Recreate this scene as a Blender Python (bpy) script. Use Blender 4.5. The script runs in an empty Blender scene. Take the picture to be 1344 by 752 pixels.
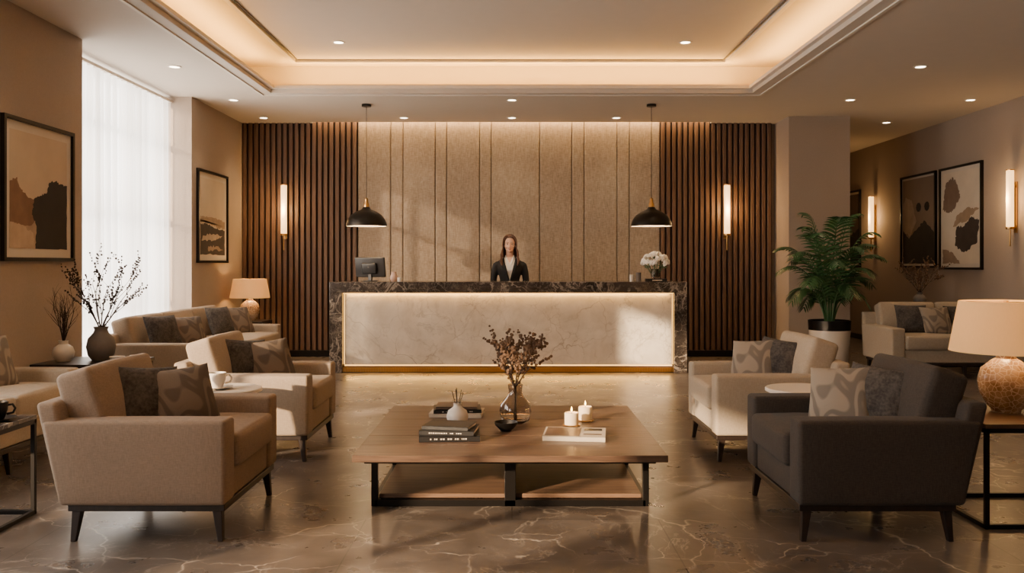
import bpy, bmesh, math, random
from mathutils import Vector, Matrix, Euler, noise
random.seed(7)
scene = bpy.context.scene
COL = scene.collection
F = 1150.0; H = 1.31
CEIL = 3.32

# ------------------------------------------------------------------ helpers
def lin(c):
    return tuple(((v/255)/12.92 if v/255 <= .04045 else ((v/255+.055)/1.055)**2.4) for v in c)

def newmat(name):
    m = bpy.data.materials.new(name); m.use_nodes = True
    nt = m.node_tree
    return m, nt, nt.nodes['Principled BSDF']

def N(nt, t, **kw):
    n = nt.nodes.new(t)
    for k, v in kw.items():
        if k in n.inputs.keys(): n.inputs[k].default_value = v
        else: setattr(n, k, v)
    return n

def coords(nt, scale=(1,1,1), kind='Object'):
    tc = nt.nodes.new('ShaderNodeTexCoord'); mp = nt.nodes.new('ShaderNodeMapping')
    mp.inputs['Scale'].default_value = scale
    nt.links.new(tc.outputs[kind], mp.inputs['Vector'])
    return mp.outputs['Vector']

def ramp(nt, src, stops):
    r = nt.nodes.new('ShaderNodeValToRGB')
    el = r.color_ramp.elements
    while len(el) < len(stops): el.new(.5)
    for e, (p, c) in zip(el, stops):
        e.position = p; e.color = (*c, 1) if len(c) == 3 else c
    nt.links.new(src, r.inputs['Fac'])
    return r.outputs['Color']

def noisetex(nt, vec, scale, detail=4, rough=.55, dist=0, out='Fac'):
    n = nt.nodes.new('ShaderNodeTexNoise')
    n.inputs['Scale'].default_value = scale; n.inputs['Detail'].default_value = detail
    n.inputs['Roughness'].default_value = rough; n.inputs['Distortion'].default_value = dist
    nt.links.new(vec, n.inputs['Vector'])
    return n.outputs[out]

def mixc(nt, fac, a, b, mode='MIX'):
    m = nt.nodes.new('ShaderNodeMix'); m.data_type = 'RGBA'; m.blend_type = mode
    for s, v in ((m.inputs[0], fac), (m.inputs[6], a), (m.inputs[7], b)):
        if isinstance(v, (int, float)): s.default_value = v
        elif isinstance(v, tuple): s.default_value = (*v[:3], 1)
        else: nt.links.new(v, s)
    return m.outputs[2]

def bump(nt, bs, src, strength=.3, dist=.01):
    b = nt.nodes.new('ShaderNodeBump'); b.inputs['Strength'].default_value = strength
    b.inputs['Distance'].default_value = dist
    nt.links.new(src, b.inputs['Height']); nt.links.new(b.outputs['Normal'], bs.inputs['Normal'])

def plain(name, c, rough=.5, metal=0, emis=None, es=0, var=.12, vs=8, spec=.5, trans=0, bmp=0, bs_scale=120):
    m, nt, bs = newmat(name); c = lin(c)
    v = coords(nt)
    if var:
        f = noisetex(nt, v, vs)
        out = mixc(nt, f, tuple(x*(1-var) for x in c), tuple(min(1, x*(1+var)) for x in c))
        nt.links.new(out, bs.inputs['Base Color'])
    else: bs.inputs['Base Color'].default_value = (*c, 1)
    bs.inputs['Roughness'].default_value = rough; bs.inputs['Metallic'].default_value = metal
    bs.inputs['Specular IOR Level'].default_value = spec
    bs.inputs['Transmission Weight'].default_value = trans
    if emis:
        bs.inputs['Emission Color'].default_value = (*lin(emis), 1); bs.inputs['Emission Strength'].default_value = es
    if bmp: bump(nt, bs, noisetex(nt, v, bs_scale, 3), bmp)
    return m

def fabric(name, c, c2=None, scale=260, b=.3, rough=.92):
    m, nt, bs = newmat(name); c = lin(c); c2 = lin(c2) if c2 else tuple(x*.8 for x in c)
    a = noisetex(nt, coords(nt, (1, 1, .15)), scale, 2)
    d = noisetex(nt, coords(nt, (.15, .15, 1)), scale, 2)
    mx = mixc(nt, .5, a, d)
    big = noisetex(nt, coords(nt), 3, 3)
    col = ramp(nt, mx, [(.36, c2), (.64, c)])
    col = mixc(nt, .15, col, ramp(nt, big, [(.35, tuple(x*.7 for x in c)), (.65, c)]))
    nt.links.new(col, bs.inputs['Base Color'])
    bs.inputs['Roughness'].default_value = rough; bs.inputs['Specular IOR Level'].default_value = .2
    bs.inputs['Sheen Weight'].default_value = .05
    bump(nt, bs, mx, b, .003)
    return m

def wood(name, c1, c2, axis='Z', rough=.45, scale=1.0):
    m, nt, bs = newmat(name)
    s = {'X': (1.2, 22, 22), 'Y': (22, 1.2, 22), 'Z': (22, 22, 1.2)}[axis]
    v = coords(nt, tuple(q*scale for q in s))
    f = noisetex(nt, v, 1.5, 6, .6, .8)
    g = noisetex(nt, v, 8, 3)
    col = ramp(nt, f, [(.3, lin(c1)), (.7, lin(c2))])
    col = mixc(nt, .25, col, ramp(nt, g, [(.35, lin(c1)), (.65, lin(c2))]))
    nt.links.new(col, bs.inputs['Base Color']); bs.inputs['Roughness'].default_value = rough
    bump(nt, bs, f, .15, .004)
    return m

def marble(name, base1, base2, vein, vs=1.2, vw=.02, rough=.2, tile=None, strength=1.0, patches=1.5, crack=0, crs=.9, cw=.0055):
    m, nt, bs = newmat(name)
    v = coords(nt)
    f = noisetex(nt, v, patches, 8, .6, .4)
    col = ramp(nt, f, [(.3, lin(base1)), (.7, lin(base2))])
    for k, (sc, w, am) in enumerate(((vs, vw, strength), (vs*2.3, vw*.7, strength*.55))):
        n = noisetex(nt, coords(nt, (1, 1+.3*k, 1)), sc, 7, .62, 1.2+.8*k)
        sub = N(nt, 'ShaderNodeMath', operation='SUBTRACT'); nt.links.new(n, sub.inputs[0]); sub.inputs[1].default_value = .5+.03*k
        ab = N(nt, 'ShaderNodeMath', operation='ABSOLUTE'); nt.links.new(sub.outputs[0], ab.inputs[0])
        mask = ramp(nt, ab.outputs[0], [(0, (am, am, am)), (w, (0, 0, 0))])
        brk = ramp(nt, noisetex(nt, v, 2.1+k, 2), [(.42, (0, 0, 0)), (.6, (1, 1, 1))])
        mm = mixc(nt, 1.0, mask, brk, 'MULTIPLY')
        col = mixc(nt, mm, col, lin(vein))
    if crack:
        for k in range(2):
            nz = noisetex(nt, v, 1.6+1.5*k, 4, .55, 0, 'Color')
            mv = nt.nodes.new('ShaderNodeVectorMath'); mv.operation = 'SCALE'; mv.inputs['Scale'].default_value = .55-.2*k
            nt.links.new(nz, mv.inputs[0])
            ad = nt.nodes.new('ShaderNodeVectorMath'); ad.operation = 'ADD'; nt.links.new(coords(nt, (1, .7+.6*k, 1)), ad.inputs[0]); nt.links.new(mv.outputs[0], ad.inputs[1])
            vo = nt.nodes.new('ShaderNodeTexVoronoi'); vo.feature = 'DISTANCE_TO_EDGE'; vo.inputs['Scale'].default_value = crs*(1+1.1*k)
            nt.links.new(ad.outputs[0], vo.inputs['Vector'])
            am = crack*(1-.25*k)
            mask = ramp(nt, vo.outputs['Distance'], [(0, (am, am, am)), (cw*(1+.6*k), (0, 0, 0))])
            brk = ramp(nt, noisetex(nt, v, 1.3+k, 3), [(.42, (0, 0, 0)), (.60, (1, 1, 1))])
            col = mixc(nt, mixc(nt, 1.0, mask, brk, 'MULTIPLY'), col, lin(vein))
    if tile:
        br = nt.nodes.new('ShaderNodeTexBrick')
        nt.links.new(coords(nt), br.inputs['Vector'])
        br.offset = .5
        br.inputs['Scale'].default_value = 1; br.inputs['Brick Width'].default_value = tile[0]
        br.inputs['Row Height'].default_value = tile[1]; br.inputs['Mortar Size'].default_value = .0032
        br.inputs['Mortar Smooth'].default_value = .1
        br.inputs['Color1'].default_value = (.82, .82, .82, 1); br.inputs['Color2'].default_value = (1.0, 1.0, 1.0, 1)
        br.inputs['Mortar'].default_value = (.40, .40, .40, 1)
        col = mixc(nt, 1.0, col, br.outputs['Color'], 'MULTIPLY')
    nt.links.new(col, bs.inputs['Base Color'])
    rr = ramp(nt, noisetex(nt, v, 3.5, 5), [(.3, (rough*.9,)*3), (.7, (rough*1.1,)*3)])
    nt.links.new(rr, bs.inputs['Roughness'])
    return m

def shade_mat(name, c, e, es):
    m, nt, bs = newmat(name)
    v = coords(nt, (1, 1, .2))
    f = noisetex(nt, v, 160, 2)
    col = mixc(nt, f, tuple(x*.9 for x in lin(c)), lin(c))
    nt.links.new(col, bs.inputs['Base Color']); bs.inputs['Roughness'].default_value = .9
    bs.inputs['Emission Color'].default_value = (*lin(e), 1); bs.inputs['Emission Strength'].default_value = es
    tr = nt.nodes.new('ShaderNodeBsdfTranslucent'); nt.links.new(col, tr.inputs['Color'])
    mx = nt.nodes.new('ShaderNodeMixShader'); mx.inputs[0].default_value = .3
    out = nt.nodes['Material Output']
    nt.links.new(bs.outputs[0], mx.inputs[1]); nt.links.new(tr.outputs[0], mx.inputs[2]); nt.links.new(mx.outputs[0], out.inputs['Surface'])
    return m

# ------------------------------------------------------------------ object helpers
def empty(name, loc=(0, 0, 0), rz=0, sc=1):
    e = bpy.data.objects.new(name, None); e.empty_display_size = .1
    e.location = loc; e.rotation_euler = (0, 0, rz); e.scale = (sc,)*3
    COL.objects.link(e); return e

def mkobj(name, verts, faces, mats, midx=None, parent=None, loc=(0, 0, 0), rot=(0, 0, 0), smooth=False, bevel=0, bseg=2):
    me = bpy.data.meshes.new(name); me.from_pydata([tuple(v) for v in verts], [], faces); me.update()
    o = bpy.data.objects.new(name, me); COL.objects.link(o)
    if not isinstance(mats, (list, tuple)): mats = [mats]
    for m in mats: me.materials.append(m)
    if midx: me.polygons.foreach_set('material_index', midx)
    if smooth: me.polygons.foreach_set('use_smooth', [True]*len(me.polygons))
    o.location = loc; o.rotation_euler = rot
    if parent: o.parent = parent
    if bevel:
        b = o.modifiers.new('bevel', 'BEVEL'); b.width = bevel; b.segments = bseg; b.limit_method = 'ANGLE'; b.angle_limit = .7
    return o

class B:
    """mesh builder: several shaped parts joined in one mesh"""
    def __init__(s): s.v = []; s.f = []; s.m = []; s.mats = []
    def mi(s, mat):
        if mat not in s.mats: s.mats.append(mat)
        return s.mats.index(mat)
    def add(s, vs, fs, mat):
        o = len(s.v); s.v += [Vector(v) for v in vs]; k = s.mi(mat)
        for f in fs: s.f.append([i+o for i in f]); s.m.append(k)
    def box(s, x0, x1, y0, y1, z0, z1, mat, M=None):
        vs = [Vector(p) for p in ((x0,y0,z0),(x1,y0,z0),(x1,y1,z0),(x0,y1,z0),(x0,y0,z1),(x1,y0,z1),(x1,y1,z1),(x0,y1,z1))]
        if M: vs = [M @ v for v in vs]
        s.add(vs, [(0,3,2,1),(4,5,6,7),(0,1,5,4),(1,2,6,5),(2,3,7,6),(3,0,4,7)], mat)
    def taper(s, x, y, z0, z1, w0, w1, mat, dx=0, dy=0):
        vs = []
        for z, w, ox, oy in ((z0, w0, dx, dy), (z1, w1, 0, 0)):
            h = w/2
            vs += [(x+ox-h,y+oy-h,z),(x+ox+h,y+oy-h,z),(x+ox+h,y+oy+h,z),(x+ox-h,y+oy+h,z)]
        s.add(vs, [(0,3,2,1),(4,5,6,7),(0,1,5,4),(1,2,6,5),(2,3,7,6),(3,0,4,7)], mat)
    def lathe(s, prof, mat, c=(0,0,0), seg=32, cap=True):
        vs = []; fs = []
        for r, z in prof:
            for i in range(seg):
                a = 2*math.pi*i/seg; vs.append((c[0]+r*math.cos(a), c[1]+r*math.sin(a), c[2]+z))
        for j in range(len(prof)-1):
            for i in range(seg):
                fs.append((j*seg+i, j*seg+(i+1)%seg, (j+1)*seg+(i+1)%seg, (j+1)*seg+i))
        if cap:
            if prof[0][0] > 1e-4: fs.append(tuple(range(seg))[::-1])
            if prof[-1][0] > 1e-4: fs.append(tuple((len(prof)-1)*seg+i for i in range(seg)))
        s.add(vs, fs, mat)
    def tube(s, pts, rad, mat, seg=6, flat=1.0):
        pts = [Vector(p) for p in pts]
        if not isinstance(rad, (list, tuple)): rad = [rad]*len(pts)
        vs = []; fs = []; up = Vector((0, 0, 1))
        prev = None
        for i, p in enumerate(pts):
            d = (pts[min(i+1, len(pts)-1)]-pts[max(i-1, 0)]).normalized()
            if prev is None:
                a = d.cross(up)
                if a.length < .1: a = d.cross(Vector((1, 0, 0)))
            else: a = prev - d*prev.dot(d)
            a.normalize(); prev = a; b = d.cross(a)
            for k in range(seg):
                t = 2*math.pi*k/seg; vs.append(p+a*math.cos(t)*rad[i]+b*math.sin(t)*rad[i]*flat)
        n = len(pts)
        for j in range(n-1):
            for k in range(seg):
                fs.append((j*seg+k, j*seg+(k+1)%seg, (j+1)*seg+(k+1)%seg, (j+1)*seg+k))
        fs.append(tuple(range(seg))[::-1]); fs.append(tuple((n-1)*seg+k for k in range(seg)))
        s.add(vs, fs, mat)
    def ell(s, c, r, mat, seg=14, rings=9, R=None):
        vs = []; fs = []
        for j in range(rings+1):
            ph = math.pi*j/rings
            for i in range(seg):
                th = 2*math.pi*i/seg
                p = Vector((r[0]*math.sin(ph)*math.cos(th), r[1]*math.sin(ph)*math.sin(th), r[2]*math.cos(ph)))
                if R: p = R @ p
                vs.append(p+Vector(c))
        for j in range(rings):
            for i in range(seg):
                fs.append((j*seg+i, (j+1)*seg+i, (j+1)*seg+(i+1)%seg, j*seg+(i+1)%seg))
        s.add(vs, fs, mat)
    def loft(s, rings, mat, seg=24, p=2.0):
        vs = []; fs = []
        for (z, rx, ry, yo) in rings:
            for i in range(seg):
                a = 2*math.pi*i/seg; ca, sa = math.cos(a), math.sin(a)
                vs.append((rx*math.copysign(abs(ca)**(2/p), ca), yo+ry*math.copysign(abs(sa)**(2/p), sa), z))
        n = len(rings)
        for j in range(n-1):
            for i in range(seg): fs.append((j*seg+i, j*seg+(i+1)%seg, (j+1)*seg+(i+1)%seg, (j+1)*seg+i))
        fs.append(tuple(range(seg))[::-1]); fs.append(tuple((n-1)*seg+i for i in range(seg)))
        s.add(vs, fs, mat)
    def build(s, name, parent=None, loc=(0,0,0), rot=(0,0,0), smooth=False, bevel=0, bseg=2):
        o = mkobj(name, s.v, s.f, s.mats, s.m, parent, loc, rot, smooth, bevel, bseg)
        return o

def smooth_angle(o, ang=40):
    me = o.data
    me.polygons.foreach_set('use_smooth', [True]*len(me.polygons))
    try: me.set_sharp_from_angle(angle=math.radians(ang))
    except Exception: pass

def rbox(name, size, r, mat, parent=None, loc=(0,0,0), rot=(0,0,0), puff=(0,0,0), deform=None, n=6, wr=0):
    h = [s/2 for s in size]
    def ax(hh):
        rr = min(r, hh*.98)
        a = [-hh, -hh+.25*rr, -hh+.6*rr, -hh+rr]
        m = [(-hh+rr)+(2*(hh-rr))*i/n for i in range(1, n)]
        return a+m+[-x for x in reversed(a)]
    axs = [ax(q) for q in h]
    idx = {}; vs = []; fs = []
    def V(i, j, k):
        key = (i, j, k)
        if key in idx: return idx[key]
        p = Vector((axs[0][i], axs[1][j], axs[2][k]))
        inner = Vector([max(-(h[q]-r), min(h[q]-r, p[q])) if h[q] > r else 0 for q in range(3)])
        d = p-inner
        if d.length > 1e-9:
            q = inner + d.normalized()*min(r, max(abs(d[0]), abs(d[1]), abs(d[2])))
        else: q = p
        u = [p[a]/h[a] for a in range(3)]
        for a in range(3):
            b, c = (a+1) % 3, (a+2) % 3
            q[a] += puff[a]*u[a]*(1-u[b]**2)*(1-u[c]**2)
        if wr:
            q += Vector(noise.noise_vector(q*7+Vector((0, parent.location.x if parent else 0, 3))))*wr
        if deform: q = deform(q)
        idx[key] = len(vs); vs.append(q); return idx[key]
    L = [len(a) for a in axs]
    for k in (0, L[2]-1):
        for i in range(L[0]-1):
            for j in range(L[1]-1):
                f = (V(i,j,k),V(i+1,j,k),V(i+1,j+1,k),V(i,j+1,k)); fs.append(f if k else f[::-1])
    for j in (0, L[1]-1):
        for i in range(L[0]-1):
            for k in range(L[2]-1):
                f = (V(i,j,k),V(i+1,j,k),V(i+1,j,k+1),V(i,j,k+1)); fs.append(f if not j else f[::-1])
    for i in (0, L[0]-1):
        for j in range(L[1]-1):
            for k in range(L[2]-1):
                f = (V(i,j,k),V(i,j+1,k),V(i,j+1,k+1),V(i,j,k+1)); fs.append(f if i else f[::-1])
    return mkobj(name, vs, fs, mat, None, parent, loc, rot, True)

def pillow(size, thick, mat, loc, rot, name='throw_pillow'):
    n = 14; vs = []; fs = []
    for sgn in (1, -1):
        for i in range(n+1):
            for j in range(n+1):
                u = -1+2*i/n; v = -1+2*j/n
                u = math.sin(u*math.pi/2); v = math.sin(v*math.pi/2)
                t = thick/2*max(0, (1-u*u)*(1-v*v))**.42
                x = u*size/2*(1-.07*(1-v*v)); y = v*size/2*(1-.07*(1-u*u))
                w = noise.noise(Vector((x*9, y*9, loc[0]*3+loc[1])))*.012*(1-u*u)*(1-v*v)
                vs.append((x, y, sgn*t+w))
    m = (n+1)**2
    for i in range(n):
        for j in range(n):
            a = i*(n+1)+j; b = a+1; c = a+n+2; d = a+n+1
            fs.append((a, d, c, b)); fs.append((m+a, m+b, m+c, m+d))
    o = mkobj(name, vs, fs, mat, None, None, loc, rot, True)
    bm = bmesh.new(); bm.from_mesh(o.data); bmesh.ops.remove_doubles(bm, verts=bm.verts, dist=.0005)
    bmesh.ops.recalc_face_normals(bm, faces=bm.faces); bm.to_mesh(o.data); bm.free()
    return o

def light(kind, name, loc, power, color=(255, 214, 160), parent=None, target=None, size=None, sizey=None, spot=None, blend=.6, rad=.04):
    l = bpy.data.lights.new(name, kind); l.energy = power; l.color = lin(color)
    o = bpy.data.objects.new(name, l); COL.objects.link(o); o.location = loc
    if kind == 'AREA':
        l.shape = 'RECTANGLE'; l.size = size; l.size_y = sizey or size
    elif kind == 'SPOT':
        l.spot_size = math.radians(spot); l.spot_blend = blend; l.shadow_soft_size = rad
    elif kind == 'POINT': l.shadow_soft_size = rad
    if target: o.rotation_euler = (Vector(target)-Vector(loc)).to_track_quat('-Z', 'Y').to_euler()
    if parent: o.parent = parent
    return o

def evalmesh(o):
    dg = bpy.context.evaluated_depsgraph_get(); dg.update()
    me = bpy.data.meshes.new_from_object(o.evaluated_get(dg))
    o.modifiers.clear(); o.data = me
    return o

# ------------------------------------------------------------------ materials
def wallmat(name, c):
    m, nt, bs = newmat(name); c = lin(c)
    f = noisetex(nt, coords(nt), 60, 4, .7); g = noisetex(nt, coords(nt), 1.3, 3)
    col = mixc(nt, f, tuple(x*.82 for x in c), tuple(x*1.12 for x in c))
    col = mixc(nt, .2, col, ramp(nt, g, [(.35, tuple(x*.85 for x in c)), (.65, tuple(x*1.08 for x in c))]))
    nt.links.new(col, bs.inputs['Base Color']); bs.inputs['Roughness'].default_value = .85
    bump(nt, bs, f, .25, .006)
    return m
M_wall = wallmat('wall_plaster', (166, 150, 136))
M_ceil = plain('ceiling_paint', (210, 199, 186), .9, var=.03)
M_trim = plain('ceiling_trim', (226, 216, 203), .7, var=.03)
M_floor = marble('floor_marble', (76, 68, 63), (114, 104, 96), (214, 200, 184), vs=1.1, vw=.010, rough=.29, tile=(1.5, 1.5), strength=.35, patches=2.6, crack=.95, crs=.8, cw=.0055)
M_dkmarble = marble('dark_marble', (38, 33, 31), (80, 71, 65), (180, 168, 155), vs=3, vw=.03, rough=.15, strength=.7, patches=4, crack=.6, crs=3)
M_ltmarble = marble('light_marble', (196, 186, 171), (228, 219, 205), (140, 124, 106), vs=1.6, vw=.02, rough=.3, strength=.4, patches=3.5, crack=.7, crs=1.6, cw=.009)
M_slat = wood('walnut_slats', (80, 58, 45), (124, 95, 76), 'Z', .5)
M_slatback = plain('slat_backing', (44, 32, 26), .8)
M_linen = fabric('linen_panel', (182, 166, 148), (138, 122, 106), 100, .4)
M_linback = plain('panel_seam_fabric', (140, 125, 109), .9)
M_black = plain('black_metal', (28, 25, 23), .42, .6, var=.1)
M_dkwood = wood('dark_wood_legs', (26, 19, 16), (48, 36, 30), 'Z', .4)
M_walnutY = wood('walnut_top', (62, 46, 37), (108, 85, 69), 'X', .36)
M_walnutS = wood('walnut_shelf', (84, 62, 48), (128, 100, 79), 'X', .45)
M_brass = plain('brass', (196, 156, 98), .3, 1, var=.05)
M_tan = fabric('tan_upholstery', (146, 126, 108), (126, 108, 92))
M_beige = fabric('beige_upholstery', (164, 147, 128), (144, 127, 110))
M_cream = fabric('cream_upholstery', (174, 160, 141), (156, 141, 123))
M_char = fabric('charcoal_upholstery', (68, 61, 56), (52, 46, 42))
M_pgrey = fabric('boucle_grey', (88, 82, 78), (44, 41, 39), 75, .8)
def patmat(name, a, b):
    m, nt, bs = newmat(name)
    f = noisetex(nt, coords(nt, (1, 1.5, 1)), 4.2, .5, .4, .6)
    A, Bc = lin(a), lin(b)
    col = ramp(nt, f, [(.36, A), (.385, Bc), (.45, Bc), (.475, A), (.54, A), (.565, Bc), (.63, Bc), (.655, A)])
    nt.links.new(col, bs.inputs['Base Color']); bs.inputs['Roughness'].default_value = .9
    bump(nt, bs, noisetex(nt, coords(nt), 160, 2), .3, .004)
    return m
M_pat1 = patmat('pattern_taupe', (110, 96, 84), (84, 73, 65))
M_pat2 = patmat('pattern_cream', (144, 131, 116), (110, 100, 90))
M_white = plain('white_ceramic', (222, 213, 201), .35, var=.04)
M_greyc = plain('grey_ceramic', (104, 97, 92), .6, var=.25, vs=14, bmp=.2)
M_paper = plain('book_pages', (218, 208, 192), .9)
M_bookblk = plain('book_cover_black', (26, 24, 24), .45)
M_twig = plain('twig_bark', (46, 34, 28), .9, var=.3, vs=30)
M_bloom = plain('dried_blossom', (98, 74, 55), .9, var=.3, vs=40)
M_leaf = plain('palm_leaf', (56, 94, 54), .42, var=.45, vs=5)
M_soil = plain('soil', (38, 28, 22), .95, var=.3, vs=40)
M_mat = plain('frame_mat', (206, 196, 182), .9, var=.03)
M_shade = shade_mat('lamp_shade', (220, 190, 142), (255, 192, 110), .40)
M_tube = plain('alabaster_glow', (255, 235, 205), .5, emis=(255, 194, 118), es=3.2, var=0)
M_disc = plain('downlight_lens', (255, 245, 230), .5, emis=(255, 232, 200), es=16, var=0)
M_led = plain('led_strip', (255, 230, 190), .5, emis=(255, 190, 96), es=2.8, var=0)
def ceram():
    m, nt, bs = newmat('mosaic_ceramic')
    v = nt.nodes.new('ShaderNodeTexVoronoi'); v.feature = 'DISTANCE_TO_EDGE'; v.inputs['Scale'].default_value = 34
    nt.links.new(coords(nt), v.inputs['Vector'])
    edge = ramp(nt, v.outputs['Distance'], [(0, (1,1,1)), (.08, (0,0,0))])
    base = ramp(nt, noisetex(nt, coords(nt), 9, 4), [(.35, lin((140, 110, 82))), (.65, lin((200, 176, 146)))])
    nt.links.new(mixc(nt, edge, base, lin((228, 214, 194))), bs.inputs['Base Color']); bs.inputs['Roughness'].default_value = .25
    bump(nt, bs, v.outputs['Distance'], .3, .004)
    return m
M_ceram = ceram()
M_glass, _nt, _bs = newmat('smoked_glass')
_bs.inputs['Base Color'].default_value = (*lin((205, 195, 185)), 1); _bs.inputs['Transmission Weight'].default_value = 1; _bs.inputs['Roughness'].default_value = .03
M_skin = plain('skin', (226, 178, 152), .5, var=.05, vs=20)
M_suit = plain('black_suit', (24, 23, 26), .75, var=.15, vs=40)
M_blouse = plain('white_blouse', (236, 230, 222), .7, var=.04, vs=30)
M_hair = plain('brown_hair', (84, 52, 36), .45, var=.5, vs=45)
M_lip = plain('lips', (176, 82, 74), .4, var=.05)
M_eyew = plain('eye_white', (225, 220, 215), .3, var=0)
M_iris = plain('iris', (45, 30, 22), .2, var=0)
M_screen = plain('monitor_plastic', (34, 33, 34), .35)
M_wax = plain('candle_wax', (232, 214, 184), .6, emis=(255, 190, 110), es=.12)
M_flame = plain('flame', (255, 200, 110), .5, emis=(255, 190, 90), es=25, var=0)
M_petal = plain('white_petals', (246, 241, 232), .7, var=.06, vs=60)

# ------------------------------------------------------------------ ROOM
LW = -3.84; BW = 12.55; RW = 6.1
W2T, W3T = 2.85, 2.4  # tops of the added unseen windows, lowered to let in less sky
def boxobj(name, boxes, mat, bevel=0):
    b = B()
    for q in boxes: b.box(*q, mat)
    return b.build(name, bevel=bevel)
boxobj('floor', [(-4.5, 6.2, -3.1, 16.6, -.1, 0)], M_floor)
boxobj('wall_left', [(-4.45, LW, -3, -.6, 0, 3.5), (-4.45, LW, 1.45, 2.4, 0, 3.5), (-4.45, LW, 5.4, 7.83, 0, 3.5), (-4.45, LW, 10.5, 12.7, 0, 3.5),
     (-4.45, LW, -.6, 1.45, 0, .5), (-4.45, LW, 2.4, 5.4, 0, .5), (-4.45, LW, -.6, 1.45, W3T, 3.5), (-4.45, LW, 2.4, 5.4, W2T, 3.5), (-4.45, LW, 7.83, 10.5, 3.33, 3.5)], M_wall)  # openings and pier towards the camera are shaped for the sunlight
boxobj('wall_back', [(LW, 3.76, BW, 12.7, 0, 3.6)], M_wall)
boxobj('wall_right', [(RW, 6.25, -3, 16.6, 0, 3.5)], M_wall)
boxobj('wall_rear', [(-4.45, 6.25, -3.15, -3, 0, 3.5)], M_wall)
boxobj('wall_corridor_end', [(4.59, RW, 16.5, 16.65, 0, 3.5)], M_wall)
boxobj('wall_pier', [(3.76, 4.59, 11.9, 16.65, 0, 3.5)], M_wall)
TX0, TX1, TY0, TY1 = -2.83, 2.82, 1.0, 10.27
UZ = 3.72
c = B()
c.box(-4.5, TX0, -3.15, 12.7, CEIL, 3.42, M_ceil)
c.box(TX1, 3.76, -3.15, 12.7, CEIL, 3.42, M_ceil)
c.box(3.76, 6.25, -3.15, 16.65, CEIL, 3.42, M_ceil)
c.box(TX0, TX1, -3.15, TY0, CEIL, 3.42, M_ceil)
c.box(TX0, TX1, TY1, 12.38, CEIL, 3.42, M_ceil)
G = .42
c.box(TX0-G-.05, TX0-G, TY0-G, TY1+G, 3.42, UZ+.05, M_ceil)
c.box(TX1+G, TX1+G+.05, TY0-G, TY1+G, 3.42, UZ+.05, M_ceil)
c.box(TX0-G, TX1+G, TY0-G-.05, TY0-G, 3.42, UZ+.05, M_ceil)
c.box(TX0-G, TX1+G, TY1+G, TY1+G+.05, 3.42, UZ+.05, M_ceil)
c.box(TX0-G-.05, TX1+G+.05, TY0-G-.05, TY1+G+.05, UZ, UZ+.1, M_ceil)
c.box(LW, 3.76, 12.38, 12.7, 3.6, 3.65, M_ceil)
c.build('ceiling')
t = B()
def ring(b, x0, x1, y0, y1, w, z0, z1, mat):
    b.box(x0, x0+w, y0, y1, z0, z1, mat); b.box(x1-w, x1, y0, y1, z0, z1, mat)
    b.box(x0+w, x1-w, y0, y0+w, z0, z1, mat); b.box(x0+w, x1-w, y1-w, y1, z0, z1, mat)
ring(t, TX0, TX1, TY0, TY1, .05, 3.365, 3.40, M_trim)
ring(t, TX0-.14, TX1+.14, TY0-.14, TY1+.14, .03, CEIL-.012, CEIL, M_trim)
t.build('trim_1')
t = B(); ring(t, -2.60, 2.56, 1.4, 10.37, .05, UZ-.03, UZ, M_trim)
ring(t, -2.53, 2.49, 1.47, 10.30, .012, UZ-.012, UZ, M_greyc)  # thin dark strip painted as the shadow line beside the trim
t.build('trim_and_shadow_line')
boxobj('baseboard_left', [(LW, LW+.015, 5.4, 7.83, 0, .09), (LW, LW+.015, 10.5, 12.43, 0, .09)], M_dkwood)
boxobj('baseboard_right', [(RW-.015, RW, -3, 16.5, 0, .09)], M_dkwood)
cy = (TY0+TY1)/2; L = TY1-TY0
LEDC = (255, 188, 88)
for (x, y, sx, sy, p) in ((TX0-.16, cy, .06, L, 105), (TX1+.16, cy, .06, L, 105), (0, TY1+.16, 5.4, .06, 80), (0, TY0-.16, 5.4, .06, 40)):
    o = light('AREA', 'cove_light', (x, y, 3.445), p, LEDC, size=sx, sizey=sy); o.rotation_euler = (math.pi, 0, 0)
o = light('AREA', 'wall_washer', (-.05, 12.41, 3.50), 110, (255, 196, 108), size=7.4, sizey=.04, target=(-.05, 12.50, 2.8))

PX = lambda px, d: (px-672)*d/F
def slats(name, xa, xb):
    b = B(); b.box(xa, xb, 12.49, BW, 0, CEIL+.2, M_slatback)
    n = 20; p = (xb-xa)/n
    for i in range(n):
        b.box(xa+i*p+.012, xa+i*p+p-.018, 12.45, 12.495, .09, CEIL+.2, M_slat)
    b.box(xa, xb, 12.43, 12.495, 0, .09, M_black)
    return b.build(name, bevel=.003, bseg=1)
xs = lambda px: (px-672)/91.6
slats('wall_slats_left', -3.84, xs(471)); slats('wall_slats_right', xs(865), 3.70)
b = B(); bd = [471, 514, 530, 572, 587, 630, 645, 708, 750, 766, 809, 825, 865]
b.box(xs(471), xs(865), 12.51, BW, 0, 3.52, M_linback)
for a, d in zip(bd, bd[1:]):
    b.box(xs(a)+.004, xs(d)-.004, 12.465, 12.515, .02, 3.5, M_linen)
b.build('wall_upholstered_panels', bevel=.016, bseg=3)

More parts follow.
